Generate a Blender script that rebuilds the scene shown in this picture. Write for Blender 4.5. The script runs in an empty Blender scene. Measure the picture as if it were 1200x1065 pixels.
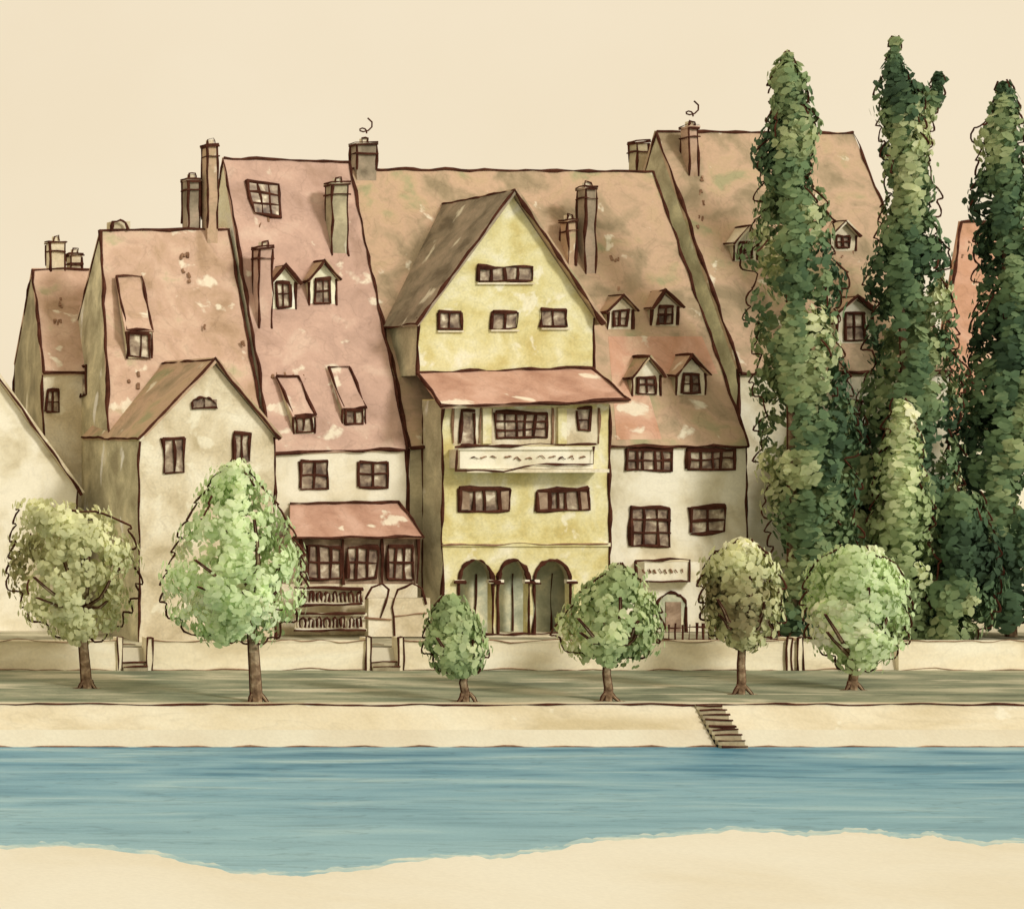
import bpy, math, random
from mathutils import Vector, noise
random.seed(7)
D0=90.0; CAM=Vector((-52,-90,10))
def W(px,py,y=0.0):
    """survey drawing coordinates (25 units per metre on the street front) -> metres at depth y"""
    k=(D0+y)/D0
    return Vector((-52+(px+700)/25*k, y, 10-(py-490)/25*k))
def G(px,py,z):
    d=2250*(10-z)/(py-490); return W(px,py,d-D0)
def plane(a,b,c):
    n=(b-a).cross(c-a).normalized()
    return (a,n)
def hit(px,py,pl):
    d=W(px,py,0)-CAM; a,n=pl
    t=(a-CAM).dot(n)/d.dot(n)
    return CAM+d*t
# ---------------------------------------------------------------- materials
K=1.10
def lin(c):
    c=c/255.0
    return c/12.92 if c<=0.04045 else ((c+0.055)/1.055)**2.4
def alb(c,k=None):
    k=k or K
    t=(1.0,0.895,0.72)
    return tuple(min(0.93,lin(c[i])/(k*t[i]*0.93)) for i in range(3))+(1,)
def wash(name,cols,scale=0.35,stretch=(1,1,1),paper=0.0,grain=0.10,k=None,rough=1.0,spec=0.0,pscale=0.8,pstretch=(1,1,1),papercol=(240,224,186),bump=0.0,fade=None,edge=0.0):
    m=bpy.data.materials.new(name); m.use_nodes=True
    nt=m.node_tree; N=nt.nodes; L=nt.links
    b=N['Principled BSDF']
    b.inputs['Roughness'].default_value=rough
    b.inputs['Specular IOR Level'].default_value=spec
    tc=N.new('ShaderNodeTexCoord')
    mp=N.new('ShaderNodeMapping'); mp.inputs['Scale'].default_value=stretch
    L.new(tc.outputs['Object'],mp.inputs['Vector'])
    n1=N.new('ShaderNodeTexNoise'); n1.inputs['Scale'].default_value=scale; n1.inputs['Detail'].default_value=4; n1.inputs['Roughness'].default_value=0.55; n1.inputs['Distortion'].default_value=0.4
    L.new(mp.outputs[0],n1.inputs['Vector'])
    r=N.new('ShaderNodeValToRGB'); L.new(n1.outputs['Fac'],r.inputs['Fac'])
    el=r.color_ramp.elements
    n=len(cols)
    lo,hi=0.33,0.67
    while len(el)<n: el.new(0.5)
    for i,c in enumerate(cols):
        el[i].position=lo+(hi-lo)*i/(n-1) if n>1 else 0.5
        el[i].color=alb(c,k)
    out=r.outputs['Color']
    if fade:
        sp=N.new('ShaderNodeSeparateXYZ'); L.new(tc.outputs['Object'],sp.inputs[0])
        f=N.new('ShaderNodeMapRange'); f.inputs['From Min'].default_value=fade[0]; f.inputs['From Max'].default_value=fade[1]
        f.inputs['To Min'].default_value=0; f.inputs['To Max'].default_value=fade[3]
        L.new(sp.outputs['Y'],f.inputs['Value'])
        mf=N.new('ShaderNodeMixRGB'); L.new(f.outputs[0],mf.inputs['Fac']); L.new(out,mf.inputs['Color1']); mf.inputs['Color2'].default_value=alb(fade[2],k)
        out=mf.outputs['Color']
    if edge>0:
        n4=N.new('ShaderNodeTexNoise'); n4.inputs['Scale'].default_value=scale*1.6; n4.inputs['Detail'].default_value=3; n4.inputs['Distortion'].default_value=.6
        mp4=N.new('ShaderNodeMapping'); mp4.inputs['Scale'].default_value=stretch; mp4.inputs['Location'].default_value=(3,31,17)
        L.new(tc.outputs['Object'],mp4.inputs['Vector']); L.new(mp4.outputs[0],n4.inputs['Vector'])
        r4=N.new('ShaderNodeValToRGB'); e4=r4.color_ramp.elements
        for _ in range(3): e4.new(.5)
        for i,(p,v) in enumerate([(0,1),(.5,1),(.53,1-edge),(.545,1-edge*.15),(1,1)]): e4[i].position=p; e4[i].color=(v,v,v,1)
        L.new(n4.outputs['Fac'],r4.inputs['Fac'])
        m4=N.new('ShaderNodeMixRGB'); m4.blend_type='MULTIPLY'; m4.inputs['Fac'].default_value=1
        L.new(out,m4.inputs['Color1']); L.new(r4.outputs['Color'],m4.inputs['Color2']); out=m4.outputs['Color']
    if paper>0:
        mp2=N.new('ShaderNodeMapping'); mp2.inputs['Scale'].default_value=pstretch; mp2.inputs['Location'].default_value=(13,7,3)
        L.new(tc.outputs['Object'],mp2.inputs['Vector'])
        n2=N.new('ShaderNodeTexNoise'); n2.inputs['Scale'].default_value=pscale; n2.inputs['Detail'].default_value=4
        n2.inputs['Distortion'].default_value=.3
        L.new(mp2.outputs[0],n2.inputs['Vector'])
        r2=N.new('ShaderNodeValToRGB'); L.new(n2.outputs['Fac'],r2.inputs['Fac'])
        th=0.72-paper*0.4
        r2.color_ramp.elements[0].position=th; r2.color_ramp.elements[0].color=(0,0,0,1)
        r2.color_ramp.elements[1].position=th+0.05; r2.color_ramp.elements[1].color=(0.7,0.7,0.7,1)
        mx=N.new('ShaderNodeMixRGB'); L.new(r2.outputs['Color'],mx.inputs['Fac']); L.new(out,mx.inputs['Color1']); mx.inputs['Color2'].default_value=alb(papercol,k)
        out=mx.outputs['Color']
    n3=N.new('ShaderNodeTexNoise'); n3.inputs['Scale'].default_value=9; n3.inputs['Detail'].default_value=4
    L.new(tc.outputs['Object'],n3.inputs['Vector'])
    mr=N.new('ShaderNodeMapRange'); mr.inputs['From Min'].default_value=0.3; mr.inputs['From Max'].default_value=0.7
    mr.inputs['To Min'].default_value=1-grain; mr.inputs['To Max'].default_value=1+grain*0.6
    L.new(n3.outputs['Fac'],mr.inputs['Value'])
    mu=N.new('ShaderNodeMixRGB'); mu.blend_type='MULTIPLY'; mu.inputs['Fac'].default_value=1
    L.new(out,mu.inputs['Color1']); L.new(mr.outputs[0],mu.inputs['Color2'])
    L.new(mu.outputs[0],b.inputs['Base Color'])
    if bump>0:
        bp=N.new('ShaderNodeBump'); bp.inputs['Strength'].default_value=bump; bp.inputs['Distance'].default_value=0.05
        L.new(n3.outputs['Fac'],bp.inputs['Height']); L.new(bp.outputs[0],b.inputs['Normal'])
    return m
INK=wash('ink_brown_timber',[(62,34,24),(92,54,38)],scale=1.5,grain=0.2)
INKL=wash('light_ink_timber',[(118,82,58),(168,130,96)],scale=1.5,grain=0.2)
R_PINK=wash('roof_rose_tiles',[(172,138,104),(190,154,120),(200,162,130),(210,174,140),(188,168,126)],paper=0.2,bump=.15,scale=.5,edge=.14,grain=.06)
R_ROSE=wash('roof_pink_tiles',[(174,138,112),(190,152,126),(202,162,134),(212,176,146)],paper=0.2,bump=.15,scale=.5,edge=.14,grain=.06)
R_BRN=wash('roof_brown_tiles',[(152,130,96),(176,148,112),(196,160,124),(192,160,120),(168,154,110)],paper=0.18,bump=.15,scale=.5,edge=.14,grain=.06)
R_RED=wash('roof_red_tiles',[(182,134,98),(198,146,110),(206,156,122),(218,178,140)],paper=0.22,bump=.15,scale=.5,edge=.12,grain=.06)
R_PENT=wash('pent_roof_tiles',[(172,126,98),(192,146,116),(206,162,132)],paper=0.22,bump=.15,scale=.7,edge=.12,grain=.06)
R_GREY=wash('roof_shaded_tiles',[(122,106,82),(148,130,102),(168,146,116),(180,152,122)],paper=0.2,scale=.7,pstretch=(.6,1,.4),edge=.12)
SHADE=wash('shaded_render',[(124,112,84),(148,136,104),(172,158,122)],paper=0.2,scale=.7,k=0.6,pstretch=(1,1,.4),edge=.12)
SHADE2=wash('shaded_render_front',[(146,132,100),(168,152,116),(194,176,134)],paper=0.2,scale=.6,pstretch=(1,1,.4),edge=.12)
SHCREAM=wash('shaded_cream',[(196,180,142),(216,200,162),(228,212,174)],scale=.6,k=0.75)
YEL=wash('yellow_ochre_render',[(206,182,112),(220,200,134),(230,213,156),(240,225,184)],paper=0.30,scale=.6,papercol=(243,228,190),edge=.10)
CREAM=wash('cream_render',[(208,188,146),(230,212,172),(242,226,190),(246,230,194)],scale=.5,grain=.05,edge=.06)
BEIGE=wash('beige_render',[(190,168,126),(214,192,150),(228,208,168),(240,223,186)],paper=.26,scale=.55,edge=.10)
GLASS=wash('window_glass',[(88,68,54),(136,112,88),(174,150,118),(228,208,170)],scale=1.8,rough=.35,spec=.2)
BALC=wash('loggia_timber',[(112,88,66),(150,122,94),(184,154,122)],scale=1.2,paper=.15)
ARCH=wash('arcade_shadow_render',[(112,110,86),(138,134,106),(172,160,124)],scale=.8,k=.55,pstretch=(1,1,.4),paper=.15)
PROM=wash('promenade_turf',[(122,122,94),(146,146,112),(168,162,126),(200,188,148)],scale=1.0,stretch=(.22,.7,1),paper=.30,pscale=.9,pstretch=(.16,.9,1),k=1.28,edge=.2,papercol=(230,212,170))
EMB=wash('embankment_stone',[(210,186,138),(230,208,164),(240,222,182)],scale=.45,stretch=(.4,1,1),k=1.3,grain=.06,edge=.08,paper=.2,papercol=(244,228,190))
GROUND=wash('bank_ground',[(228,208,168),(238,222,184)],scale=.3,k=1.4,grain=.05)
NEAR=wash('pale_sand',[(241,224,186),(246,231,196),(248,234,200)],scale=.15,k=1.36,grain=.04)
WET=wash('shallow_water',[(160,188,180),(178,200,186),(206,214,190),(226,222,190)],scale=1.6,stretch=(.3,1,1),k=1.32,grain=.1)
GARD=wash('garden_ground',[(150,138,104),(184,170,132),(222,206,164)],scale=.5,k=1.35)
GWALL=wash('garden_wall_render',[(214,192,148),(236,216,174),(244,228,190)],scale=.6,stretch=(.4,1,1),grain=.06,edge=.06)
STEP=wash('stone_steps',[(150,132,98),(186,168,128)],scale=2)
BARK=wash('bark',[(92,68,48),(134,106,76),(170,144,108)],scale=3,grain=.25)
WATER=wash('river_water',[(84,130,142),(110,152,160),(128,166,170),(142,176,176),(166,192,184)],scale=1.1,stretch=(.12,.8,1),grain=.05,k=1.27,rough=.5,spec=.06,paper=.12,pscale=1.0,pstretch=(.09,1.1,1),papercol=(170,194,184),fade=(-22,-34,(162,190,182),.7),edge=.24)
# ------------------------------------------------------------- mesh builder
class Obj:
    def __init__(s,name,loc=(0,0,0),single=False):
        s.name=name; s.loc=Vector(loc); s.parts={}; s.single=single
    def g(s,part,mat):
        k=(part,mat.name)
        if k not in s.parts: s.parts[k]=([],[],mat)
        return s.parts[k]
    def poly(s,part,mat,pts):
        V,F,_=s.g(part,mat); b=len(V); V.extend([Vector(p) for p in pts]); F.append(list(range(b,b+len(pts))))
    def slab(s,part,mat,pts,th=0.16):
        pts=[Vector(p) for p in pts]
        n=(pts[1]-pts[0]).cross(pts[2]-pts[0]).normalized()
        if n.dot(CAM-pts[0])>0: n=-n
        V,F,_=s.g(part,mat); b=len(V); m=len(pts)
        V.extend(pts); V.extend([p+n*th for p in pts])
        F.append(list(range(b,b+m))); F.append([b+m+i for i in range(m)][::-1])
        for i in range(m):
            j=(i+1)%m; F.append([b+i,b+m+i,b+m+j,b+j])
    def box(s,part,mat,a,c):
        V,F,_=s.g(part,mat); b=len(V)
        x0,x1=sorted((a[0],c[0])); y0,y1=sorted((a[1],c[1])); z0,z1=sorted((a[2],c[2]))
        V.extend(Vector(p) for p in [(x0,y0,z0),(x1,y0,z0),(x1,y1,z0),(x0,y1,z0),(x0,y0,z1),(x1,y0,z1),(x1,y1,z1),(x0,y1,z1)])
        for f in [(0,3,2,1),(4,5,6,7),(0,1,5,4),(1,2,6,5),(2,3,7,6),(3,0,4,7)]: F.append([b+i for i in f])
    def fac(s,part,mat,x0,y0,x1,y1,d,th=.05,back=.02):
        a=W(x0,y1,d); c=W(x1,y0,d)
        s.box(part,mat,(a.x,d-th,a.z),(c.x,d+back,c.z))
    def tube(s,part,mat,pts,rad,sides=5):
        V,F,_=s.g(part,mat); n=len(pts)
        if n<2: return
        b=len(V)
        for i in range(n):
            t=(pts[min(i+1,n-1)]-pts[max(i-1,0)])
            if t.length<1e-6: t=Vector((0,0,1))
            t.normalize()
            u=t.cross(Vector((0.13,1,0.07)))
            if u.length<.05: u=t.cross(Vector((1,0,0)))
            u.normalize(); v=t.cross(u)
            r=rad[i] if isinstance(rad,(list,tuple)) else rad
            for k in range(sides):
                a=2*math.pi*k/sides
                V.append(pts[i]+u*(r*math.cos(a))+v*(r*math.sin(a)))
        for i in range(n-1):
            for k in range(sides):
                k2=(k+1)%sides
                F.append([b+i*sides+k,b+i*sides+k2,b+(i+1)*sides+k2,b+(i+1)*sides+k])
        F.append([b+k for k in range(sides)][::-1]); F.append([b+(n-1)*sides+k for k in range(sides)])
    def ink(s,pts,r=.05,closed=False,mat=None,j=.045,part='outline_trim'):
        pts=[Vector(p) for p in pts]
        if closed: pts=pts+[pts[0]]
        out=[];rad=[]
        seed=random.random()*100
        for a,b in zip(pts[:-1],pts[1:]):
            L=(b-a).length; n=max(2,int(L/.4))
            for i in range(n): out.append(a+(b-a)*(i/n))
        out.append(pts[-1])
        res=[]
        for i,p in enumerate(out):
            q=Vector((noise.noise(Vector((i*.37,seed,0))),0.0,noise.noise(Vector((i*.37,0,seed)))))*j*2.2
            res.append(p+q)
            rad.append(max(.012,r*1.12*(.85+1.05*noise.noise(Vector((i*.45,seed,9))))))
        s.tube(part,mat or INK,res,rad,5)
    def finish(s):
        items=list(s.parts.items())
        e=None
        if not s.single:
            e=bpy.data.objects.new(s.name,None); e.location=s.loc; bpy.context.collection.objects.link(e)
            e.empty_display_size=.5
        if s.single:
            V=[];F=[];mats=[];mi=[]
            for (pn,mn),(v,f,m) in items:
                b=len(V); V+=v; F+=[[i+b for i in q] for q in f]
                if m not in mats: mats.append(m)
                mi+= [mats.index(m)]*len(f)
            me=bpy.data.meshes.new(s.name); me.from_pydata([tuple(p-s.loc) for p in V],[],F)
            for m in mats: me.materials.append(m)
            for p,i in zip(me.polygons,mi): p.material_index=i
            o=bpy.data.objects.new(s.name,me); o.location=s.loc; bpy.context.collection.objects.link(o)
            return o
        for (pn,mn),(v,f,m) in items:
            me=bpy.data.meshes.new(pn); me.from_pydata([tuple(p-s.loc) for p in v],[],f); me.materials.append(m)
            o=bpy.data.objects.new(pn,me); o.parent=e; bpy.context.collection.objects.link(o)
        return e
def window(B,x0,y0,x1,y1,d,nv=2,nh=1,sill=False,r=.06,frame=True):
    jj=lambda:random.uniform(-1.2,1.2)
    B.fac('window_glass',GLASS,x0,y0,x1,y1,d,.02)
    c=[W(x0+jj(),y0+jj(),d-.06),W(x1+jj(),y0+jj(),d-.06),W(x1+jj(),y1+jj(),d-.06),W(x0+jj(),y1+jj(),d-.06)]
    if frame:
        B.ink([c[0],c[1]],r*1.3,part='window_frames'); B.ink([c[3],c[0]],r*1.15,part='window_frames')
        B.ink([c[1],c[2],c[3]],r*.85,part='window_frames')
    for i in range(1,nv+1):
        t=i/(nv+1)+random.uniform(-.04,.04); B.ink([c[0].lerp(c[1],t),c[3].lerp(c[2],t+random.uniform(-.03,.03))],r*.8,part='window_bars')
    for i in range(1,nh+1):
        t=i/(nh+1)+random.uniform(-.05,.05); B.ink([c[0].lerp(c[3],t),c[1].lerp(c[2],t)],r*.7,part='window_bars')
    if sill: B.fac('window_sills',BEIGE,x0-2,y1+1.5,x1+2,y1+3.5,d,.12)
def chimney(B,x0,x1,yt,yb,pl=None,d=None,dep=.65,mat=None,cap=True,curl=False):
    if d is None: d=hit((x0+x1)/2,yb,pl).y
    a=W(x0,yb,d); c=W(x1,yt,d)
    sh=(x0+700)*dep/D0*.9
    xl=W(x0+min(sh,(x1-x0)*.5),yb,d).x
    m=mat or R_BRN
    B.box('chimney',m,(xl,d,a.z-1.0),(c.x,d+dep,c.z))
    if cap:
        B.box('chimney_cap',m,(xl-.07,d-.07,c.z),(c.x+.07,d+dep+.07,c.z+.1))
        xm=(xl+c.x)/2
        B.box('chimney_pot',BEIGE,(xm-.14,d+.2,c.z+.1),(xm+.14,d+dep-.2,c.z+.36))
        B.ink([(xm-.16,d+.15,c.z+.1),(xm-.14,d+.15,c.z+.38),(xm+.15,d+.15,c.z+.38),(xm+.16,d+.15,c.z+.1)],.04)
        if curl: B.tube('wrought_cowl',INK,[Vector((xm+(.10+.035*i)*math.cos(i*.75),d+.2,c.z+.60+.05*i+(.10+.02*i)*math.sin(i*.75))) for i in range(11)],.04)
    for (x,y) in [(xl,d),(c.x,d),(xl,d+dep)]:
        B.ink([(x,y,a.z-(.0 if y==d else -.5)),(x,y,c.z)],.055)
    for zz in (c.z+.02,c.z+.12,c.z-.45):
        B.ink([(xl-.07,d+dep,zz),(xl-.07,d-.07,zz),(c.x+.07,d-.07,zz)],.045)
def gable(B,xl,xr,yb,ye,ax,ay,d,length,wall,roof,side=None,over=4,wallpart='walls',ink=True,slope=.16,roofr=None,ir=1.0):
    side=side or SHADE
    a=W(xl,yb,d);b=W(xr,yb,d);c=W(xr,ye,d);t=W(ax,ay,d);e=W(xl,ye,d)
    back=Vector((0,length,0))
    B.poly(wallpart,wall,[a,b,c,t,e])
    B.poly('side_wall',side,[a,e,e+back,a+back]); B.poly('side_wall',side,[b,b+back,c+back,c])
    o=over/25
    def ext(p):
        v=(p-t); return p+v.normalized()*o
    f=Vector((0,-min(.35,o*1.2),0)); up=Vector((0,0,.05))
    el,er=ext(e)+f+up,ext(c)+f+up; tt=t+f+Vector((0,0,.10))
    B.slab('roof',roof,[tt,tt+back-f,el+back-f,el],slope); B.slab('roof',roofr or roof,[tt,er,er+back-f,tt+back-f],slope)
    if ink:
        B.ink([el,tt,er],.065*ir); B.ink([tt,tt+back-f],.055*ir); B.ink([el,el+back-f],.055*ir)
        B.ink([a,e],.055*ir); B.ink([b,c],.055*ir)
    return a,b,c,t,e
def dormer(B,xl,xr,yb,ye,ax,ay,pl,wall=None,roof=None,length=2.0,win=True):
    d=hit((xl+xr)/2,yb,pl).y-.05
    gable(B,xl,xr,yb,ye,ax,ay,d,length,wall or BEIGE,roof or R_BRN,over=5,slope=.08,wallpart='dormer_front',ir=1.15)
    if win:
        w=(xr-xl); window(B,xl+w*.24,ye+1,xr-w*.2,yb-3,d,1,1,sill=False,r=.06)
def shed_dormer(B,xl,xr,yt,yf,yb,pl,roof,off=-4):
    p=hit((xl+xr)/2,yb,pl); d=p.y-.05
    a=W(xl,yb,d);b=W(xr,yb,d);c=W(xr,yf,d);e=W(xl,yf,d)
    n=pl[1] if pl[1].y<0 else -pl[1]
    u0=hit(xl+off-22,yt,pl)+n*.14; u1=hit(xr+off-22,yt,pl)+n*.14
    B.poly('dormer_front',BEIGE,[a,b,c,e]); B.slab('dormer_roof',roof,[c+Vector((.08,-.1,0)),u1,u0,e+Vector((-.08,-.1,0))],.1)
    B.poly('dormer_side',SHADE,[a,e,u0]); B.poly('dormer_side',SHADE,[b,u1,c])
    f=n*.06
    B.ink([e+f,u0+f],.055);B.ink([c+f,u1+f],.065);B.ink([u0+f,u1+f],.05);B.ink([e+f,c+f],.06);B.ink([a,e],.05);B.ink([b,c],.05)
    window(B,xl+3,yf+2,xr-3,yb-2,d,1,0,sill=False,r=.065)
def dabs(B,pl,x0,y0,x1,y1,n,mat=None,size=6,slant=.3):
    mat=mat or INKL
    for i in range(n):
        x=random.uniform(x0,x1); y=random.uniform(y0,y1)
        a=hit(x,y,pl);b=hit(x+random.uniform(-2,2),y+size*random.uniform(.5,1),pl); f=Vector((0,-.02,0))
        B.ink([a+f,b+f],.06,mat=mat,part='tile_marks')
def house(B,fl,fr,rl,rr,bl,wall,roof,side=None,base=0,back_r=None,over=.35):
    side=side or SHADE
    br=Vector((rr.x,bl.y,bl.z))
    g=lambda p:Vector((p.x,p.y,base))
    B.poly('walls',wall,[g(fl),g(fr),fr,fl])
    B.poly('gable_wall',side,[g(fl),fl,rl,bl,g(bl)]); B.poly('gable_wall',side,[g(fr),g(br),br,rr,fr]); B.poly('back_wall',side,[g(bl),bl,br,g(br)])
    s=(fl-rl).normalized()*over
    up=Vector((0,0,.06))
    ps=[rl+up,rr+up,fr+s+up,fl+s+up]
    B.slab('roof',roof,ps,.18)
    B.slab('roof_back',roof,[rl+up,bl+up,br+up,rr+up],.18)
    f=Vector((0,-.02,.02))
    B.ink([ps[0]+f,ps[1]+f],.07); B.ink([ps[1]+f,ps[2]+f],.065); B.ink([ps[2]+f,ps[3]+f],.085); B.ink([ps[3]+f,ps[0]+f],.07)
    B.ink([g(fl),fl],.055); B.ink([g(fr),fr],.055); B.ink([bl,rl],.055); B.ink([g(bl),bl],.055)
    return plane(ps[0],ps[1],ps[3])
# =================================================================== HOUSES
A=Obj('distant_cottage',W(70,600,7))
pa=house(A,W(50,432,5),W(135,432,5),W(38,318,9),W(118,318,9),W(17,430,13),BEIGE,R_PINK,side=SHADE2)
chimney(A,54,76,285,322,d=9,mat=BEIGE); chimney(A,78,96,300,318,d=9.2,mat=BEIGE)
window(A,55,458,70,482,5,1,1,False)
dabs(A,pa,58,340,75,400,6)
A.finish()
P=Obj('pale_gabled_house',W(-60,600,2))
gable(P,-240,90,740,575,-75,345,1.0,6,CREAM,BEIGE,over=6,ir=.9)
P.finish()
B=Obj('steep_roofed_house',W(220,600,3))
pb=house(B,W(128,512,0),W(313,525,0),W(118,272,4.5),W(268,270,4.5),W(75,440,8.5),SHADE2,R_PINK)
shed_dormer(B,148,178,326,388,420,pb,R_PINK,off=8)
gpl=plane(W(128,512,0),W(118,272,4.5),W(75,440,8.5))
q=[hit(x,y,gpl)+Vector((-.05,0,0)) for x,y in((96,430),(102,428),(102,462),(96,466))]
B.ink(q,.06,True)
B.tube('window_glass',GLASS,[hit(99,432,gpl),hit(99,462,gpl)],.1)
chimney(B,214,234,212,272,d=4.6,mat=R_GREY); chimney(B,237,255,172,268,d=4.2,mat=R_BRN)
B.box('chimney',BEIGE,W(132,272,4.6),W(150,260,4.9)+Vector((0,.5,0))); B.ink([W(131,271,4.4),W(133,261,4.4),W(140,258,4.4),W(147,261,4.4),W(150,270,4.4)],.07)
dabs(B,pb,150,335,165,450,9,size=8); dabs(B,pb,212,280,222,330,6,size=6); dabs(B,pb,225,350,300,500,6)
B.finish()
C=Obj('gabled_cottage',W(240,650,-2))
gable(C,163,322,760,512,249,424,-4,7.0,BEIGE,R_BRN,over=5)
for (x0,y0,x1,y1) in((192,513,216,554),(274,508,293,540)): window(C,x0,y0,x1,y1,-4,1,0,False,r=.075)
C.fac('fanlight',GLASS,226,468,254,478,-4,.02)
C.ink([W(225+14+15*math.cos(a),478-13*math.sin(a),-4.07) for a in [math.pi*i/8 for i in range(9)]],.06,True); C.ink([W(239,466,-4.07),W(239,478,-4.07)],.045)
C.finish()
H=Obj('tall_rose_roofed_house',W(400,600,3))
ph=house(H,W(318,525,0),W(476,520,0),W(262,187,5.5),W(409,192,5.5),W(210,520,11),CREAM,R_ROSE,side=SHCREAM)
window(H,352,541,384,572,0,1,1,r=.07); window(H,421,541,453,570,0,1,1,r=.07)
q=[hit(x,y,ph)+Vector((0,-.1,0)) for x,y in((288,212),(325,217),(328,255),(297,250))]
H.slab('roof_window',GLASS,q,.05); H.ink(q,.09,True)
for t in(.33,.66): H.ink([q[0].lerp(q[1],t),q[3].lerp(q[2],t)],.055); H.ink([q[0].lerp(q[3],t),q[1].lerp(q[2],t)],.055)
chimney(H,382,408,217,300,ph,mat=SHADE2); chimney(H,297,319,292,385,ph,mat=R_ROSE)
dormer(H,317,346,362,331,332,314,ph,wall=SHCREAM); dormer(H,362,394,358,327,378,308,ph,wall=SHCREAM)
shed_dormer(H,344,369,442,488,508,ph,R_ROSE,off=0); shed_dormer(H,402,428,432,478,498,ph,R_ROSE,off=2)
dabs(H,ph,320,435,400,450,7); dabs(H,ph,300,240,318,262,3); dabs(H,ph,340,462,352,500,5,size=8)
H.slab('pent_roof',R_PENT,[W(340,591,-.02),W(468,588,-.02),W(496,629,-1.9),W(340,629,-1.9)],.12)
H.ink([W(340,590,-.1),W(468,588,-.1),W(497,629,-1.95),W(345,630,-1.95)],.065)
a=W(330,740,-1.4);b=W(489,629,-1.4)
H.box('loggia_walls',BALC,(a.x,-1.4,a.z+2.2),(b.x,0,b.z)); H.box('loggia_base',BEIGE,(a.x,-1.41,0),(b.x,0,a.z+2.2))
for x0,x1 in((361,398),(408,442),(455,483)): window(H,x0,641,x1,678,-1.42,2,1,False,r=.08)
for x in (352,402,448,490): H.ink([W(x,630,-1.5),W(x,685,-1.5)],.06)
for yy,x1 in((688,425),(718,428)):
    H.fac('balcony_panel',BEIGE,345,yy+2,x1,yy+20,-2.3,.05)
    H.fac('balcony_rail',CREAM,345,yy,x1,yy+3,-2.4,.15); H.fac('balcony_rail',CREAM,345,yy+18,x1,yy+21,-2.4,.12)
    H.ink([W(345,yy,-2.6),W(x1,yy+1,-2.6)],.06); H.ink([W(345,yy+21,-2.6),W(x1,yy+20,-2.6)],.055)
    for i in range(8):
        x=352+i*9.5; H.ink([W(x,yy+17,-2.5),W(x,yy+8,-2.5),W(x+3,yy+5,-2.5),W(x+5,yy+8,-2.5),W(x+5,yy+17,-2.5)],.05)
H.fac('terrace_wall',BEIGE,428,700,500,745,-2.2,.3)
H.ink([W(428,702,-2.55),W(436,688,-2.55),W(448,684,-2.55),W(455,690,-2.55),W(452,706,-2.55),W(446,724,-2.55)],.05)
H.ink([W(463,745,-2.55),W(460,712,-2.55),W(466,690,-2.55),W(482,684,-2.55),W(495,690,-2.55),W(500,708,-2.55)],.045)
H.ink([W(428,724,-2.55),W(458,726,-2.55)],.035,mat=INKL); H.ink([W(463,722,-2.55),W(500,718,-2.55)],.035,mat=INKL)
H.finish()
E=Obj('long_tiled_house',W(800,600,3))
fl=W(479,518,0); fr=W(875,517,0); rl=W(409,200,6.8); rr=W(765,203,6.8)
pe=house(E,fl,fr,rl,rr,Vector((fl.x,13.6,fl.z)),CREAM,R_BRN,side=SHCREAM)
rp=[hit(712,395,pe),hit(822,395,pe),hit(872,514,pe),hit(722,516,pe)]
E.slab('lower_roof_tiles',R_RED,[p+Vector((0,-.05,.03)) for p in rp],.03)
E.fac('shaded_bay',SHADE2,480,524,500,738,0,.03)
window(E,733,527,788,551,0,4,1,r=.075); window(E,806,527,860,550,0,3,1,r=.075)
window(E,740,595,785,640,0,2,2,r=.085); window(E,810,593,849,624,0,1,1,r=.085)
E.fac('window_box',CREAM,744,657,808,680,0,.7); q=[W(744,657,-.75),W(808,655,-.75),W(808,681,-.75),W(745,681,-.75)]; E.ink(q,.055,True)
for i in range(8): E.ink([W(753+i*6.5,667,-.76),W(756+i*6.5,671,-.76)],.045,mat=INKL)
ar=[W(787+17*math.cos(a),712-17*math.sin(a),-.06) for a in [math.pi*i/10 for i in range(11)]]
pts=[W(804,740,-.04)]+[p+Vector((0,.02,0)) for p in ar]+[W(770,740,-.04)]
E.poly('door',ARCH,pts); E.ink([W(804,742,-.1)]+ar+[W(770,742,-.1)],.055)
E.fac('door_leaf',BALC,779,705,797,740,0,.08)
chimney(E,411,441,170,199,d=6.5,mat=R_GREY,curl=True); chimney(E,657,675,260,312,pe); chimney(E,677,698,222,322,pe,mat=R_GREY)
dormer(E,712,742,386,363,727,348,pe); dormer(E,764,794,382,359,776,343,pe)
dormer(E,740,774,464,440,758,420,pe,roof=R_BRN); dormer(E,792,826,464,438,808,418,pe,roof=R_BRN)
dabs(E,pe,712,300,725,395,6); dabs(E,pe,740,395,800,415,5,mat=R_RED,size=10)
E.finish()
Y=Obj('yellow_gabled_house',W(600,600,0))
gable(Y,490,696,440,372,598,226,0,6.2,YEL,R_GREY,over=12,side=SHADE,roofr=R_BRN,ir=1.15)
window(Y,560,313,623,330,0,3,0,True,r=.08)
for x0,x1,y in((514,540,366),(576,605,365),(635,664,363)): window(Y,x0,y,x1,y+20,0,1,0,True,r=.075)
Y.slab('pent_roof',R_PENT,[W(489,436,-.02),W(694,431,-.02),W(738,469,-2.5),W(518,476,-2.5)],.14)
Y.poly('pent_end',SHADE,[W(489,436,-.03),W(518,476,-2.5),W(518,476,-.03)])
Y.ink([W(489,436,-.1),W(694,431,-.1),W(738,469,-2.58),W(518,476,-2.58)],.07,True)
FD=-1.7
xl,xr=518,714
a=W(xl,638,FD); b=W(xr,474,FD)
Y.box('walls',YEL,(a.x,FD,a.z),(b.x,0,b.z+.25))
Y.poly('side_wall',SHADE,[Vector((a.x-.01,FD,0)),Vector((a.x-.01,FD,b.z+.2)),Vector((a.x-.01,0,b.z+.2)),Vector((a.x-.01,0,0))])
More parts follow.
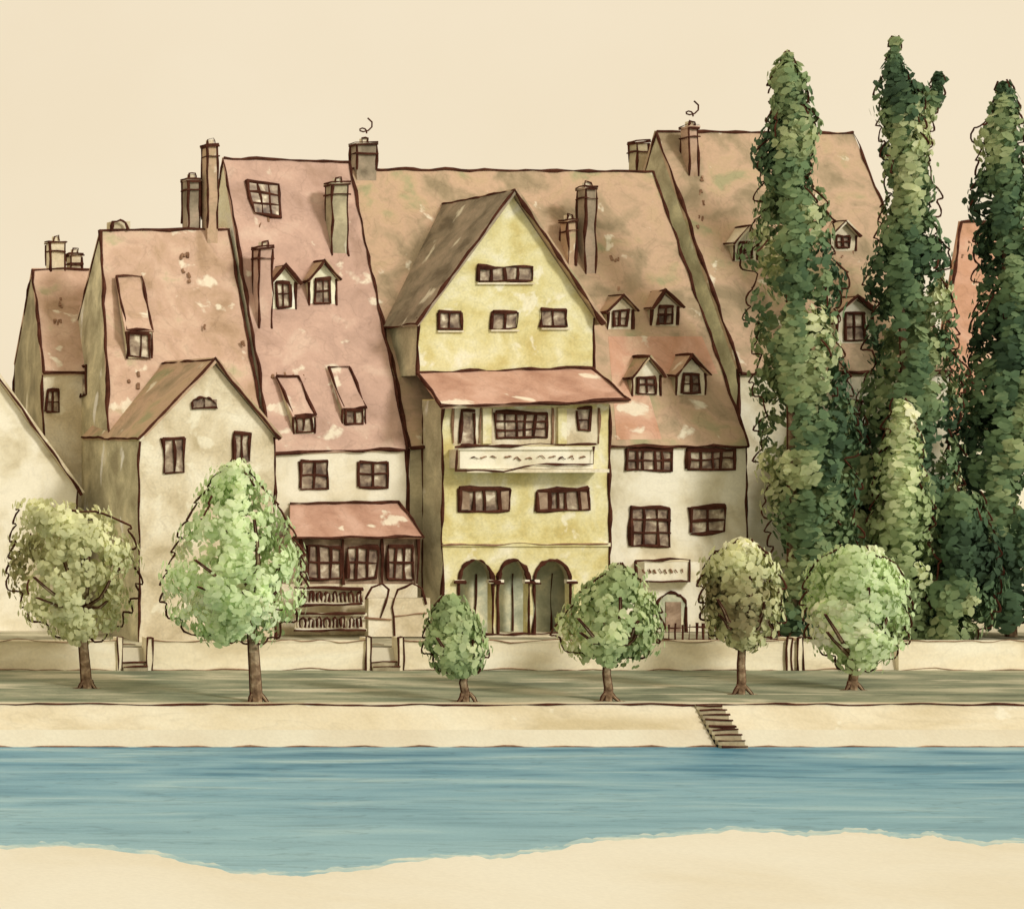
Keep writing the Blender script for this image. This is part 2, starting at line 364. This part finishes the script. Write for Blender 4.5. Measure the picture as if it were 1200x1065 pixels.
Y.fac('loggia_wall',BEIGE,531,479,702,522,FD,.008)
window(Y,582,484,641,514,FD,4,2,False,r=.075); window(Y,541,482,557,520,FD,0,0,False); window(Y,677,480,692,504,FD,0,1,False)
for x in(531,563,575,648,662,702): Y.ink([W(x,478,FD-.05),W(x,520,FD-.05)],.05,mat=INKL)
for x in(564,652): Y.fac('loggia_post',YEL,x,478,x+10,520,FD,.15)
Y.fac('balcony_slab',BEIGE,533,549,698,553,FD,1.0)
Y.fac('balcony_front',CREAM,538,527,694,549,FD-.78,.08)
aL=W(538,549,FD-.8); aR=W(694,527,FD-.8)
Y.box('balcony_side',BEIGE,(aL.x-.02,FD-.78,aL.z),(aL.x+.08,FD,aR.z)); Y.box('balcony_side',BEIGE,(aR.x-.08,FD-.78,aL.z),(aR.x+.02,FD,aR.z))
Y.fac('balcony_rail',CREAM,534,523,698,527,FD-.74,.22,back=.1)
q=FD-.99
Y.ink([W(534,523,q),W(698,520,q)],.07); Y.ink([W(536,528,q),W(534,552,q),W(590,551,q),W(640,543,q),W(696,543,q),W(697,524,q)],.055)
x=552
while x<680:
    y=537+random.uniform(-1.5,1.5); m_=INKL if random.random()<.75 else INK
    Y.ink([W(x,y,q+.08),W(x+4,y-1.5,q+.07),W(x+7,y,q+.08)],.032,mat=m_,j=.05); x+=random.uniform(10,17)
window(Y,538,573,597,599,FD,3,0,r=.08); window(Y,629,574,690,598,FD,4,0,r=.08)
for x0,x1 in((538,549),(586,597),(629,641),(679,690)): Y.fac('shutter',BALC,x0,575,x1,597,FD,.09)
Y.fac('string_course',YEL,xl,636,xr,640,FD,.1); Y.ink([W(xl,638,FD-.12),W(xr,637,FD-.12)],.04,mat=INKL)
arcs=[(537,577),(583,619),(625,668)]
zt=W(0,638,FD).z
def wx(px): return W(px,600,FD).x
cur=wx(xl)
spr=W(0,682,FD).z; crown=W(0,656,FD).z
for x0,x1 in arcs:
    X0,X1=wx(x0),wx(x1)
    Y.box('walls_arcade',YEL,(cur,FD,0),(X0,FD+.4,zt))
    n=12; prev=None
    for i in range(n+1):
        th=math.pi*(1-i/n); X=(X0+X1)/2+(X1-X0)/2*math.cos(th); Z=spr+(crown-spr)*math.sin(th)
        if prev:
            Y.poly('walls_arcade',YEL,[(prev[0],FD,prev[1]),(X,FD,Z),(X,FD,zt),(prev[0],FD,zt)])
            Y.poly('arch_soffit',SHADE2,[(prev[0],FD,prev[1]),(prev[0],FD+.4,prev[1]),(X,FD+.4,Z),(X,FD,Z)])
        prev=(X,Z)
    Y.ink([Vector(((X0+X1)/2-(X1-X0)/2*math.cos(t),FD-.05,spr+(crown-spr)*math.sin(t))) for t in [math.pi*i/12 for i in range(13)]],.08,j=.02)
    cur=X1
    for xx in (X0,X1):
        Y.ink([(xx,FD-.05,0),(xx,FD-.05,spr)],.06)
        Y.box('capital',CREAM,(xx-.22,FD-.14,spr-.05),(xx+.22,FD+.1,spr+.12)); Y.ink([(xx-.24,FD-.16,spr),(xx+.24,FD-.16,spr)],.06)
Y.box('walls_arcade',YEL,(cur,FD,0),(wx(xr),FD+.4,zt))
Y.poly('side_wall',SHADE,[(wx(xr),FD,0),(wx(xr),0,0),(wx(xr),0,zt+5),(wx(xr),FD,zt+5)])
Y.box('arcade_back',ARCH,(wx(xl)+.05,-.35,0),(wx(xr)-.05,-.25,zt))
for x0,x1 in arcs: Y.ink([W((x0+x1)/2,672,-.4),W((x0+x1)/2,740,-.4)],.035)
Y.box('arcade_floor',BEIGE,(wx(xl),FD-.3,-.02),(wx(xr),-.3,.05)); Y.ink([W(530,743,FD-.3),W(665,742,FD-.3)],.06)
Y.ink([(wx(xl),FD-.03,0),(wx(xl),FD-.03,b.z)],.06); Y.ink([(wx(xr),FD-.03,0),(wx(xr),FD-.03,b.z)],.07)
Y.ink([(wx(xl),-.05,0),(wx(xl),-.05,b.z)],.05)
Y.finish()
F_=Obj('broad_roofed_house',W(1000,600,5))
fl=W(866,432,2); fr=W(1112,430,2); rl=W(768,156,8); rr=W(1000,158,8)
fl.x=rl.x=12.0
pf=house(F_,fl,fr,rl,rr,Vector((12,14,fl.z)),CREAM,R_BRN,side=SHADE)
chimney(F_,737,760,168,200,d=9.5,mat=SHADE2,cap=False); chimney(F_,798,818,150,207,pf,mat=R_PINK,curl=True)
dormer(F_,860,888,306,284,876,268,pf,wall=BEIGE,roof=BEIGE); dormer(F_,973,1002,294,276,988,262,pf,wall=BEIGE,roof=BEIGE)
dormer(F_,980,1022,402,366,1001,350,pf,wall=CREAM,roof=R_BRN)
dabs(F_,pf,815,205,824,270,8); dabs(F_,pf,985,290,1000,340,5)
window(F_,985,470,1010,500,2,1,1); window(F_,1015,560,1040,600,2,1,1)
F_.finish()
Gh=Obj('red_roofed_house',W(1200,600,8))
house(Gh,W(1092,505,5),W(1420,505,5),W(1126,262,10),W(1400,262,10),W(1085,505,15),CREAM,R_RED,side=SHADE2)
dabs(Gh,plane(W(1092,505,5),W(1126,262,10),W(1400,262,10)),1120,280,1150,300,4)
Gh.finish()
# =================================================================== GROUND
gr=Obj('ground',single=True)
prof=[(-600,-4.5),(-17.7,-4.5),(-17.6,-2.6),(-16.1,-1.06),(-6,-1.06),(-5.85,-.06),(1500,-.06)]
for (y0,z0),(y1,z1) in zip(prof[:-1],prof[1:]): gr.poly('g',GROUND,[(-900,y0,z0),(900,y0,z0),(900,y1,z1),(-900,y1,z1)])
gr.finish()
pr=Obj('promenade_road',single=True); pr.box('p',PROM,(-300,-15.75,-1.08),(300,-6.0,-1.0)); pr.finish()
gd=Obj('garden_path',single=True); gd.poly('p',GARD,[(-80,-5.6,-.02),(30,-5.6,-.02),(30,0,-.02),(-80,0,-.02)]); gd.finish()
em=Obj('embankment_wall')
em.poly('slope',EMB,[(-300,-17.62,-2.7),(300,-17.62,-2.7),(300,-16.12,-1.0),(-300,-16.12,-1.0)])
em.box('coping',EMB,(-300,-16.15,-1.12),(300,-15.74,-.975))
em.ink([(x,-16.17,-1.0) for x in range(-40,40,2)],.035,j=.03); em.ink([(x,-17.42,-2.42) for x in range(-40,40,2)],.035,j=.04,mat=INKL)
em.finish()
st=Obj('river_steps')
x0=G(826,828,-1).x; 
for i in range(9):
    y=-16.12-i*.175; z=-1.0-i*.165
    st.box('step',STEP,(x0,y-.18,z-.6),(x0+1.0,y+.12,z)); st.ink([(x0,y-.2,z),(x0+1,y-.2,z)],.03)
st.finish()
gw=Obj('garden_wall')
def wseg(pa_,pb_):
    xa=W(pa_,770,-6).x; xb=W(pb_,770,-6).x
    gw.box('wall',GWALL,(xa,-6.15,-1.05),(xb,-5.8,.22)); gw.box('coping',GWALL,(xa,-6.18,.22),(xb,-5.77,.28))
    gw.ink([(xa,-6.2,.29),(xb,-6.2,.29)],.022,mat=INKL,j=.06); gw.ink([(xa,-6.18,-.98),(xb,-6.18,-.98)],.02,mat=INKL,j=.06)
wseg(-900,138); wseg(172,428); wseg(466,1030); wseg(1050,2000)
for p in (138,172,428,466,920,933):
    x=W(p,770,-6).x; gw.box('pier',GWALL,(x-.1,-6.24,-1.05),(x+.13,-5.7,.42)); gw.ink([(x-.1,-6.25,-1),(x-.1,-6.25,.44),(x+.13,-6.25,.44),(x+.13,-6.25,-1)],.04)
gw.finish()
for p0,p1 in((141,169),(432,463)):
    s_=Obj('garden_steps',W(p0,780,-6)); xa=W(p0,770,-6).x; xb=W(p1,770,-6).x
    for i in range(6):
        s_.box('step',STEP,(xa,-6.4+i*.28,-1.05),(xb,-4.4,-1+.165*(i+1))); s_.ink([(xa,-6.42+i*.28,-1+.165*(i+1)),(xb,-6.42+i*.28,-1+.165*(i+1))],.035)
    s_.finish()
def fence(px0,px1,yt,yb,d,step=8):
    f=Obj('picket_fence',W(px0,yb,d)); x=px0
    while x<=px1: f.ink([W(x,yt-random.uniform(0,2),d),W(x,yb,d)],.04,part='pickets'); x+=step
    f.ink([W(px0,yt+3,d),W(px1,yt+3,d)],.035,part='rail'); f.ink([W(px0,yb-3,d),W(px1,yb-3,d)],.035,part='rail'); f.finish()
fence(768,845,732,752,-5.2); fence(880,912,733,752,-5.2)
wt=Obj('river_water',single=True); wt.poly('w',WATER,[(-500,-400,-2.42),(500,-400,-2.42),(500,-17.3,-2.42),(-500,-17.3,-2.42)]); wt.finish()
sh=[(-300,985),(-100,990),(20,993),(60,990),(100,992),(180,1000),(230,1012),(280,1022),(340,1025),(420,1019),(480,1008),(540,1002),(590,1004),(640,996),(700,984),(760,981),(820,976),(860,972),(900,974),(950,978),(1000,974),(1030,976),(1060,981),(1090,978),(1120,984),(1150,990),(1180,986),(1260,990),(1500,985)]
nb=Obj('near_bank',single=True)
dense=[]
for (a,b) in zip(sh[:-1],sh[1:]):
    for i in range(10):
        t=i/10; t2=t*t*(3-2*t); px=a[0]+(b[0]-a[0])*t; py=a[1]+(b[1]-a[1])*t2
        dense.append((px,py+2.6*noise.noise(Vector((px*.06,0,0)))+1.6*noise.noise(Vector((px*.25,5,0)))))
w0=[G(px,py-4-3*noise.noise(Vector((px*.11,9,0))),-2.412) for px,py in dense]
e0=[G(px,py+1,-2.404) for px,py in dense]; e1=[G(px,py+8,-2.395) for px,py in dense]
e2=[Vector((p.x,-400,-2.3)) for p in e1]
for i in range(len(dense)-1):
    nb.poly('w',WET,[w0[i],w0[i+1],e0[i+1],e0[i]])
    nb.poly('n',NEAR,[e0[i],e0[i+1],e1[i+1],e1[i]]); nb.poly('n',NEAR,[e1[i],e1[i+1],e2[i+1],e2[i]])
nb.poly('n',NEAR,[(-500,-400,-2.3),(e1[0].x,-400,-2.3),e1[0],(-500,e1[0].y,-2.4)])
nb.finish()
# =================================================================== TREES
def leafmat(name):
    m=bpy.data.materials.new(name); m.use_nodes=True; N=m.node_tree.nodes; L=m.node_tree.links; b=N['Principled BSDF']
    b.inputs['Roughness'].default_value=1; b.inputs['Specular IOR Level'].default_value=0.0
    at=N.new('ShaderNodeVertexColor'); at.layer_name='Col'
    tc=N.new('ShaderNodeTexCoord'); n=N.new('ShaderNodeTexNoise'); n.inputs['Scale'].default_value=1.4; n.inputs['Detail'].default_value=3
    L.new(tc.outputs['Object'],n.inputs['Vector'])
    mr=N.new('ShaderNodeMapRange'); mr.inputs['From Min'].default_value=.3; mr.inputs['From Max'].default_value=.7; mr.inputs['To Min'].default_value=.82; mr.inputs['To Max'].default_value=1.15
    L.new(n.outputs['Fac'],mr.inputs['Value'])
    mu=N.new('ShaderNodeMixRGB'); mu.blend_type='MULTIPLY'; mu.inputs['Fac'].default_value=1
    L.new(at.outputs['Color'],mu.inputs['Color1']); L.new(mr.outputs[0],mu.inputs['Color2']); L.new(mu.outputs[0],b.inputs['Base Color'])
    tr=N.new('ShaderNodeBsdfTranslucent'); L.new(mu.outputs[0],tr.inputs['Color'])
    ms=N.new('ShaderNodeMixShader'); ms.inputs[0].default_value=.4
    L.new(b.outputs[0],ms.inputs[1]); L.new(tr.outputs[0],ms.inputs[2]); L.new(ms.outputs[0],N['Material Output'].inputs['Surface'])
    return m
LEAF=leafmat('foliage')
def pick(pal,t):
    t=max(0,min(.999,t))*(len(pal)-1); i=int(t); f=t-i
    return tuple(pal[i][k]*(1-f)+pal[i+1][k]*f for k in range(3))
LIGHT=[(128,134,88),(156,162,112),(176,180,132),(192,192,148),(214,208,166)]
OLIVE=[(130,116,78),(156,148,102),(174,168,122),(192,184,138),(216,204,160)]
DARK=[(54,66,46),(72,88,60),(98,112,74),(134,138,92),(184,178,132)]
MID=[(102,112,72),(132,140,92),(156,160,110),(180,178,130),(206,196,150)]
def tree(name,profs,y,pal,cover,lobe,size,trunk=None,base=None,kk=.62,vb=0.0,vert=1.0,nleaf=46,keep0=.8,scal=.26,wav=3.0,contrast=.14):
    """crown = many leaf clumps spread through the outline's round volume"""
    T=Obj(name,base or W((profs[0][-1][1]+profs[0][-1][2])/2,740,y))
    V=[];F=[];C=[]
    sd=random.random()*50
    for prof in profs:
        def at(py):
            py=max(prof[0][0],min(prof[-1][0],py))
            for (a,b) in zip(prof[:-1],prof[1:]):
                if a[0]<=py<=b[0]:
                    t=(py-a[0])/max(1e-6,b[0]-a[0]); l=a[1]+(b[1]-a[1])*t; r=a[2]+(b[2]-a[2])*t
                    k=min(1,(r-l)/50)*wav
                    return l+k*noise.noise(Vector((py*.045,sd,1)))*2-k*.3, r+k*noise.noise(Vector((py*.045,sd,8)))*2+k*.3
            return prof[-1][1:]
        top,bot=prof[0][0],prof[-1][0]
        area=sum((b[0]-a[0])*((a[2]-a[1])+(b[2]-b[1]))/2 for a,b in zip(prof[:-1],prof[1:]))/625
        n=max(5,int(area*cover/(3.14*lobe*lobe*vert))); mx=max(p[2]-p[1] for p in prof)
        def put(py,q=None,a=None):
            l,r=at(py)
            lr=lobe*random.uniform(.65,1.2)
            cx=(l+r)/2; tan=(cx+700)/25/D0; s=1/math.sqrt(1+tan*tan)
            hw=(r-l)/2/25
            lr=min(lr,max(.18,hw*.7))
            R=max(0,(hw*(D0+y)/D0*s-lr*.42))
            if a is None: a=random.uniform(0,2*math.pi)
            q=random.random()**.30 if q is None else q
            zc=W(cx,py,y)
            vv=min(vert,max(1,(py-top)/25/lr+.6))
            zc.z=min(max(zc.z,W(cx,bot,y).z+lr*.5*vv),W(cx,top,y).z-lr*.7)
            lc=zc+Vector((math.cos(a)*R*q,math.sin(a)*R*q,0))
            tone=.5+vb+random.uniform(-1,1)*contrast+noise.noise(lc*.35+Vector((sd,0,0)))*.75
            m=int(max(9,nleaf*(lr/lobe)**1.7*random.uniform(.7,1.1)))
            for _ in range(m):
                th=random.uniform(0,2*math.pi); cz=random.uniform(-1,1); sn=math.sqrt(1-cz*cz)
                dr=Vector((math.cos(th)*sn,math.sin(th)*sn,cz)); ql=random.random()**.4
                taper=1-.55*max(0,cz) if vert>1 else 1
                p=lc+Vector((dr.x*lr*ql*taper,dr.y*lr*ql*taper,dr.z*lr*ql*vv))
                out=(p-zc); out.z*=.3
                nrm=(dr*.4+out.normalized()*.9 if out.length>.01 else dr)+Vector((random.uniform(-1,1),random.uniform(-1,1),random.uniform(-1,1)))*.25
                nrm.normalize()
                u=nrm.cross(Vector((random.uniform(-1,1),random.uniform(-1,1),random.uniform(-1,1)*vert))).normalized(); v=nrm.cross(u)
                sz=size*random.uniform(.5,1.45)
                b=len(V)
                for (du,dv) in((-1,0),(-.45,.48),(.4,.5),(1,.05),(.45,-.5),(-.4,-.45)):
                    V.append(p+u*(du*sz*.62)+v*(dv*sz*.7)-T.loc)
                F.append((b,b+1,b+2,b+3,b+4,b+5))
                C.append(alb(pick(pal,tone+random.uniform(-.06,.06)+.06*dr.z),kk))  # upper side of each clump lighter, shading put into the leaf colour
        cnt=0
        while cnt<n:
            py=random.uniform(top,bot); l,r=at(py)
            if random.random()>max(.3,(r-l)/mx): continue
            cnt+=1; put(py)
        py=top+6
        step=lobe*25*(.9 if vert<=1 else 1.5)
        while py<bot:
            l,r=at(py); tan=((l+r)/2+700)/25/D0; aa=math.atan2(-tan,1)
            for side in(0,math.pi,math.pi/2,-math.pi/2):
                if random.random()<.85: put(py+random.uniform(-4,4),q=1.0,a=aa+side+random.uniform(-.25,.25))
            py+=step
        py=top+4
        while py<top+110 and py<bot:
            for _ in range(2): put(py,q=random.uniform(0,.7))
            py+=9 if vert>1 else 14
            if vert<=1 and py>top+40: break
        if vert>1:
            py=top+60
            while py<bot:
                put(py,q=random.uniform(.1,.35),a=random.uniform(-2.3,-.9)); py+=16
        for ang0,keep in((0,keep0),(.8,.3),(-.8,.3)):
            for side in(-1,1):
                py=top-2; ph_=0; path=[]
                while py<bot:
                    l,r=at(max(py,top)); cx=(l+r)/2; tan=(cx+700)/25/D0; s=1/math.sqrt(1+tan*tan)
                    R=(r-l)/2/25*(D0+y)/D0*s
                    base_a=math.atan2(-tan,1)+ang0
                    ph_+=.42+.25*noise.noise(Vector((py*.1,side,sd)))
                    wob=(abs(math.sin(ph_))*scal+.12*noise.noise(Vector((py*.05,side*5+ang0,sd))))
                    R2=R*(1.0+.05*noise.noise(Vector((py*.045,side,sd))))+wob-.12
                    d_=Vector((math.cos(base_a),math.sin(base_a),0))*side*R2
                    path.append(W(cx,py,y)+d_+Vector((0,0,.12*math.cos(ph_*2))))
                    py+=2.6
                if ang0==0:
                    l,r=at(bot); k=int((r-l)/2/2.6)
                    for i in range(k):
                        f=1-(i+1)/k; ph_+=.5
                        c0=W((l+r)/2,bot,y)
                        R=(r-l)/2/25*(D0+y)/D0*s*f
                        path.append(c0+Vector((math.cos(base_a),math.sin(base_a),0))*side*R+Vector((0,0,-abs(math.sin(ph_))*.25+.1)))
                seg=[]
                def flush(seg):
                    if len(seg)>2: T.tube('crown_outline',INK,seg,[.028+.022*random.random() for _ in seg],4)  # drawn ink outline added around the crown, not branches
                for k,pt in enumerate(path):
                    if noise.noise(Vector((k*.11,side*3+ang0*7,sd+4)))*.5+.5<keep*.9+.02: seg.append(pt)
                    else: flush(seg); seg=[]
                flush(seg)
    if trunk:
        for pts,r0,r1 in trunk:
            n=len(pts); P3=[]
            for i in range(n-1):
                for t in (0,.5): P3.append(pts[i].lerp(pts[i+1],t)+Vector((random.uniform(-.05,.05),0,0)))
            P3.append(pts[-1]); m=len(P3)
            T.tube('trunk',BARK,P3,[r0+(r1-r0)*i/(m-1) for i in range(m)],8)
            if r0>.07:
                for sx in(-1,1): T.tube('bark_edge',INK,[p+Vector((sx*(r0+(r1-r0)*i/(m-1))*.95,-.02,0)) for i,p in enumerate(P3)],.032,4)
    e=T.finish()
    me=bpy.data.meshes.new('crown'); me.from_pydata([tuple(v) for v in V],[],F); me.materials.append(LEAF)
    ca=me.color_attributes.new('Col','FLOAT_COLOR','CORNER')
    data=[]
    for f,c in zip(F,C): data.extend(list(c)*len(f))
    ca.data.foreach_set('color',data)
    o=bpy.data.objects.new('crown',me); o.parent=e; bpy.context.collection.objects.link(o)
def ptree(prof,bx,by,pal,topfork,w=.2,name='linden_tree',vb=0,cover=4.2,lobe=.58,size=.25):
    b=G(bx,by,-1); y=b.y
    mid=(prof[0][0]+prof[-1][0])/2
    cx=(prof[len(prof)//2][1]+prof[len(prof)//2][2])/2
    hw=max(p[2]-p[1] for p in prof)
    fk=W(bx+(cx-bx)*.3,topfork,y)
    trunk=[([b+Vector((0,0,-.1)),b.lerp(fk,.5)+Vector((random.uniform(-.1,.1),0,0)),fk],w,w*.7)]
    for fx,fy,dy in((-.30,-.1,-2.0),(.30,-.15,-1.6),(-.12,.4,.6),(.12,.35,-1.9),(-.28,-.4,-1.2),(.28,-.45,-1.3)):
        tp=W(cx+fx*hw,mid-(mid-prof[0][0])*fy,y+dy*hw/150)
        trunk.append(([fk,fk.lerp(tp,.5)+Vector((fx*.5,-.3*hw/150,-.1)),tp],w*.45,.03))
    for s_ in(-1,1): trunk.append(([b+Vector((s_*.1,-.05,.35)),b+Vector((s_*.35,-.1,.0)),b+Vector((s_*.75,-.1,-.06))],.08,.03))
    tree(name,[prof],y,pal,cover,lobe,size,trunk,base=b,vb=vb,kk=.66)
ptree([(588,30,52),(602,22,112),(612,20,146),(630,16,152),(655,10,158),(690,16,158),(715,28,150),(738,60,130),(748,84,112)],101,806,OLIVE,712,.22,cover=2.5)
ptree([(541,272,282),(560,252,298),(590,234,322),(620,214,340),(650,204,352),(690,190,355),(715,194,345),(738,215,325),(750,262,316)],300,822,LIGHT,702,.24,vb=.0,cover=2.5)
ptree([(700,520,530),(712,510,546),(730,502,558),(755,498,568),(775,506,562),(786,522,554)],545,822,MID,778,.16,vb=.0,lobe=.45,cover=3.2)
ptree([(664,724,730),(680,700,748),(700,678,764),(730,654,771),(750,652,768),(766,676,745),(774,698,726)],712,821,MID,758,.17,vb=.05,lobe=.5,cover=3.0)
ptree([(636,862,880),(648,838,900),(670,824,910),(700,822,914),(725,828,912),(745,842,896),(756,858,884)],868,813,OLIVE,744,.17,vb=-.03,lobe=.5,cover=3.2)
ptree([(643,985,1015),(658,958,1045),(685,946,1062),(720,942,1064),(750,952,1056),(772,970,1040),(782,988,1018)],998,808,LIGHT,772,.19,vb=.05,cover=3.2)
def poplar(profs,cx,y,pal=DARK,vb=0,cover=3.6,name='poplar_tree'):
    b=W(cx,740,y); b.z=0
    top=W((profs[0][0][1]+profs[0][0][2])/2,profs[0][0][0]+90,y)
    trunk=[([b,b.lerp(top,.4),b.lerp(top,.75),top],.24,.04)]
    tree(name,profs,y,pal,cover,.55,.32,trunk,base=b,kk=.64,vb=vb,vert=2.0,nleaf=50,keep0=.85,scal=.24,wav=9.0,contrast=.2)
poplar([[(64,919,927),(90,908,934),(130,902,942),(180,896,950),(250,889,968),(330,882,978),(400,886,980),(480,893,992),(560,898,1002),(640,902,994),(690,908,978),(742,916,945)]],928,-2.5,vb=-.04)
poplar([[(46,1045,1053),(80,1040,1057),(120,1035,1082),(170,1036,1084),(230,1040,1090),(300,1028,1104),(380,1023,1113),(450,1018,1118),(540,1008,1120),(620,1000,1128),(680,1020,1120),(730,1050,1110)],[(88,1098,1106),(110,1090,1103),(140,1074,1094),(180,1062,1086)]],1070,-1.5,vb=-.02)
poplar([[(98,1171,1181),(150,1148,1190),(210,1153,1200),(300,1148,1215),(400,1140,1225),(500,1118,1240),(600,1100,1250),(680,1085,1250),(725,1100,1230)]],1185,-2.0,vb=-.08)
poplar([[(470,1048,1060),(520,1036,1074),(580,1026,1088),(640,1020,1096),(690,1022,1090),(745,1040,1080)]],1058,-3.2,pal=MID,vb=-.08,cover=2.4,name='young_poplar_tree')
tree('hedge_shrub',[[(580,1100,1150),(630,1082,1165),(680,1065,1170),(720,1062,1165),(758,1080,1130)]],-3.6,DARK,2.0,.6,.32,vb=-.03)
tree('hedge_shrub',[[(490,988,1010),(550,972,1022),(620,960,1032),(680,970,1030),(720,985,1025)]],-1.0,DARK,2.2,.6,.32,vb=.0)
# =================================================================== LIGHT, SKY, CAMERA
w=bpy.data.worlds.new('World'); bpy.context.scene.world=w; w.use_nodes=True
N=w.node_tree.nodes; L=w.node_tree.links; bg=N['Background']
sk=N.new('ShaderNodeTexSky'); sk.sky_type='NISHITA'; sk.sun_disc=False
sundir=Vector((.42,-.76,.52)).normalized()
sk.sun_elevation=math.asin(sundir.z); sk.sun_rotation=math.atan2(sundir.x,sundir.y)
s1=N.new('ShaderNodeMixRGB'); s1.blend_type='MULTIPLY'; s1.inputs['Fac'].default_value=1; s1.inputs['Color2'].default_value=(.1,.1,.1,1)
L.new(sk.outputs[0],s1.inputs['Color1'])
tc=N.new('ShaderNodeTexCoord'); nz=N.new('ShaderNodeTexNoise'); nz.inputs['Scale'].default_value=6; nz.inputs['Detail'].default_value=8
L.new(tc.outputs['Generated'],nz.inputs['Vector'])
cr=N.new('ShaderNodeValToRGB'); cr.color_ramp.elements[0].position=.3; cr.color_ramp.elements[1].position=.7
cr.color_ramp.elements[0].color=(.90,.76,.54,1); cr.color_ramp.elements[1].color=(.94,.81,.60,1)
L.new(nz.outputs['Fac'],cr.inputs['Fac'])
mx=N.new('ShaderNodeMixRGB'); mx.inputs['Fac'].default_value=.96
L.new(s1.outputs[0],mx.inputs['Color1']); L.new(cr.outputs[0],mx.inputs['Color2']); L.new(mx.outputs[0],bg.inputs['Color'])
bg.inputs['Strength'].default_value=1.0
sl=bpy.data.lights.new('sun','SUN'); sl.energy=2.1; sl.angle=math.radians(12); sl.color=(1,.95,.86)
so=bpy.data.objects.new('sun',sl); so.rotation_euler=sundir.to_track_quat('Z','Y').to_euler(); so.location=(20,-40,50); bpy.context.collection.objects.link(so)
cam=bpy.data.cameras.new('camera'); cam.lens=67.5; cam.sensor_width=36; cam.shift_x=1300/1200; cam.shift_y=-42.5/1200; cam.clip_end=4000
co=bpy.data.objects.new('camera',cam); co.location=CAM; co.rotation_euler=(math.radians(90),0,0); bpy.context.collection.objects.link(co)
sc=bpy.context.scene; sc.camera=co
sc.view_settings.view_transform='Standard'; sc.view_settings.look='None'; sc.view_settings.exposure=0
